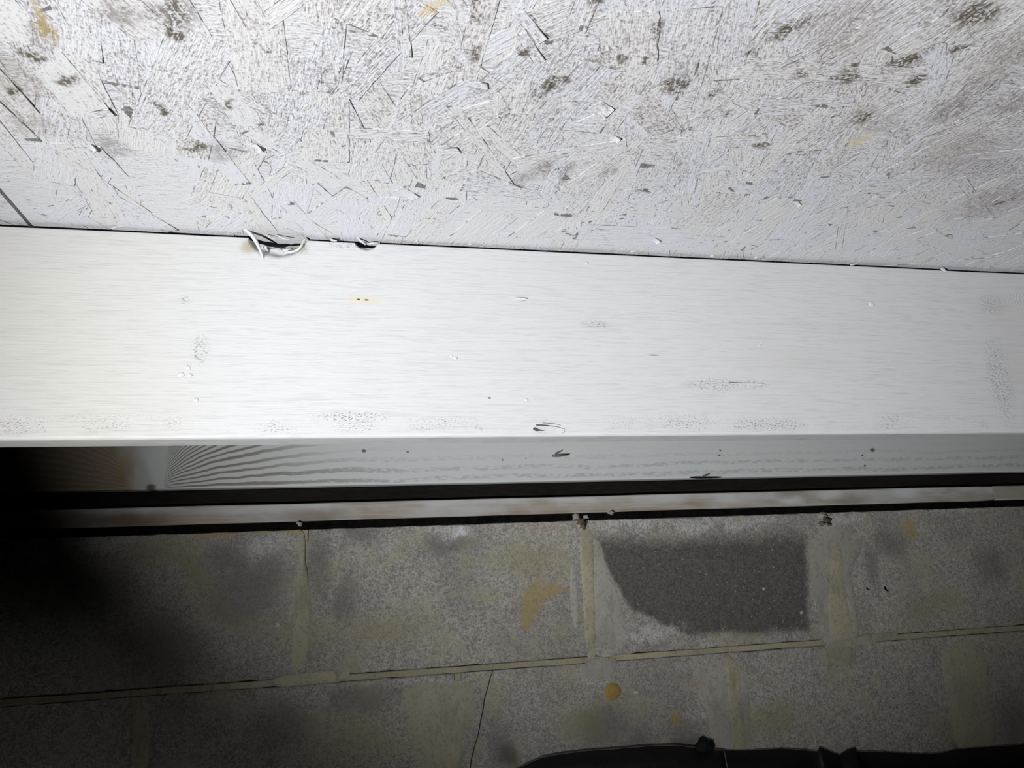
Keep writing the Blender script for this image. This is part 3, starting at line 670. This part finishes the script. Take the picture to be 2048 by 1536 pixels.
for i in range(1500):
    cx = random.uniform(-.75, 1.35); cy = random.uniform(.12, .735)
    L = random.uniform(.05, .14); Wd = random.choice((.008, .014, .02, .028, .035))*random.uniform(.8, 1.2)
    ang = random.gauss(1.52, .33) if random.random() < .72 else random.uniform(0, math.pi)      # mostly along the panel's strong axis
    zb = ZO-random.uniform(.0001, .0008)
    ex = abs(math.cos(ang))*L/2+abs(math.sin(ang))*Wd/2; ey = abs(math.sin(ang))*L/2+abs(math.cos(ang))*Wd/2
    if cx-ex < XJ+.002 and cx+ex > XJ-.002: continue
    tx = random.gauss(0, .004); ty = random.gauss(0, .010)
    if cy+ey > DJ-.012: tx *= .3; ty *= .3; zb = max(zb, ZO-.0007)
    if cx > .2: tx *= .5; ty *= .5; zb = ZO-(ZO-zb)*.65
    sd = random.uniform(0, 50)
    strands.append((cx, cy, ang, L, Wd, zb, tx, ty, random.gauss(0, .0004), sd, random.random()))
# flakes that have visibly lifted
for px, py, a, L, Wd, lift in [(1205, 215, .5, .014, .012, -.003), (1222, 272, .2, .014, .005, -.003), (945, 166, -.1, .02, .006, -.002), (1165, 252, 0., .03, .012, -.001), (895, 300, -.5, .02, .008, -.002), (510, 290, .5, .008, .005, -.004), (180, 290, .6, .009, .006, -.004), (990, 360, .5, .05, .012, -.0012), (815, 385, .7, .02, .01, -.002), (1060, 92, .9, .03, .008, -.002), (1060, 50, .8, .03, .008, -.002), (1310, 478, .4, .01, .006, -.003), (1595, 405, .6, .008, .004, -.002), (200, 225, -.5, .02, .008, -.002)]:
    q = onZ(px, py); strands.append((q.x, q.y, a, L, Wd, ZO-.0012, lift/L*.6, 0.0, lift*.5, px*.013, .1))
def score(s):
    v = Vector((s[0], s[1], ZO-EYE)); d = v.dot(_f)
    if d <= .05: return 0
    px = 1024+FPX*v.dot(_r)/d; py = 768-FPX*v.dot(_u)/d
    if not (-20 < px < 2068 and -20 < py < 560): return 0
    return s[3]*s[4]/d**2*(1.0+(ZO-s[5])*900)
strands.sort(key=score, reverse=True)
cnt = [0, 0]; rest = tuple(tuple([] for _ in range(6)) for _ in range(2))
for s in strands:
    V, F, UV, LO, DM = strand_mesh(*s[:10]); pi = 0 if s[0] < XJ else 1; rn = (s[10], nz(s[9]*3.3, 1.)*.9+.5, 0, 1)
    if score(s) > 0 and cnt[pi] < (300 if pi else 60):
        o = link('wood_strand', V, F, M_OSB, None); parent_keep(o, panels[pi]); o.matrix_parent_inverse = Matrix(); fix_normals(o); grain_attrs(o.data, UV, [rn]*len(V), LO, DM); cnt[pi] += 1
    else:
        rv, rf, ru, rr, rl, rd = rest[pi]; b0 = len(rv); rv += V; rl += LO; rd += DM; rf += [tuple(b0+q for q in f) for f in F]; ru += UV; rr += [rn]*len(V)
for pi in (0, 1):
    rv, rf, ru, rr, rl, rd = rest[pi]
    if rv:
        o = link('wood_strands', rv, rf, M_OSB, None); parent_keep(o, panels[pi]); o.matrix_parent_inverse = Matrix(); fix_normals(o); grain_attrs(o.data, ru, rr, rl, rd); tag(o, kind='stuff')

# ------------------------------------------------------------------ black plastic ground sheet turned up the wall
def sheet(name, top, label, yoff, edge=False):
    pts = [W(*p) for p in top]; P = []
    for i in range(len(pts)-1):
        for j in range(4): t = j/4; P.append((pts[i][0]*(1-t)+pts[i+1][0]*t, pts[i][1]*(1-t)+pts[i+1][1]*t))
    P.append(pts[-1]); V = []; F = []; R_ = 14; n_ = len(P); th = .0006
    for r in range(R_):
        t = r/(R_-1)
        for x, z0 in P:
            zz = z0*(1-t)+.004*t
            y = DW-yoff-.004-.016*ss(t*6)-.010*abs(nz(x*9, zz*5, 2.))*min(1, t*5)-.03*t*t
            if r == 0: y = DW-yoff-.003-.003*abs(nz(x*14, 1.))
            V.append((x, y, zz))
    m_ = len(V); V += [(x, y+th, zz) for x, y, zz in V]
    for r in range(R_-1):
        for i in range(n_-1):
            a = r*n_+i; F += [(a, a+1, a+n_+1, a+n_), (m_+a, m_+a+n_, m_+a+n_+1, m_+a+1)]
    for i in range(n_-1): F.append((i, m_+i, m_+i+1, i+1)); a = (R_-1)*n_+i; F.append((a, a+1, m_+a+1, m_+a))
    for r in range(R_-1):
        a = r*n_; F.append((a, a+n_, m_+a+n_, m_+a)); a = r*n_+n_-1; F.append((a, m_+a, m_+a+n_, a+n_))
    root = empty(name, (P[n_//2][0], DW-.03, 0)); tag(root, label, 'plastic sheet', 'black plastic lapped up the wall')
    o = link('sheet', V, F, M_PLASTIC, root, smooth=True); fix_normals(o)
    # thin pale lip along the top edge
    tube('pale_edge', [(x, V[i][1]+.0003, z_+.0004) for i, (x, z_) in enumerate(P)], [.00035]*n_, M_EDGE, root, 5)
    return root, V, n_
ls, LV, LN = sheet('plastic_sheet', [(300, 2000), (700, 1800), (960, 1580), (1030, 1537), (1080, 1513), (1120, 1506), (1170, 1500), (1230, 1496), (1290, 1491), (1345, 1489), (1400, 1495), (1443, 1500)], 'black plastic sheet with a curved top edge, left of the painted seam highlight', .004)
tube('pale_edge', [(LV[r*LN+LN-1][0]+.0004, LV[r*LN+LN-1][1], LV[r*LN+LN-1][2]) for r in range(4)], [.0008, .0008, .0006, .0005], M_EDGE, ls, 6)  # highlight on the seam, put in as a paler strip down the edge
rs, RV, RN = sheet('plastic_sheet', [(1425, 1499), (1443, 1500), (1500, 1500), (1560, 1496), (1632, 1502), (1636, 1493), (1649, 1498), (1676, 1509), (1693, 1498), (1707, 1494), (1713, 1502), (1758, 1503), (1840, 1507), (1881, 1505), (1908, 1498), (1963, 1494), (2048, 1488), (2200, 1480), (2700, 1440)], 'black plastic sheet with a torn notch in its top edge, right of the seam', 0.0)
x, zz = W(1405, 1491)
mb = empty('mastic_blob', (x, DW-.006, zz)); tag(mb, 'soft black blob of mastic on the top edge of the plastic', 'mastic')
lump('blob', (x, DW-.006, zz), (.013, .006, .010), M_MASTIC, mb, 4., .5, 3)
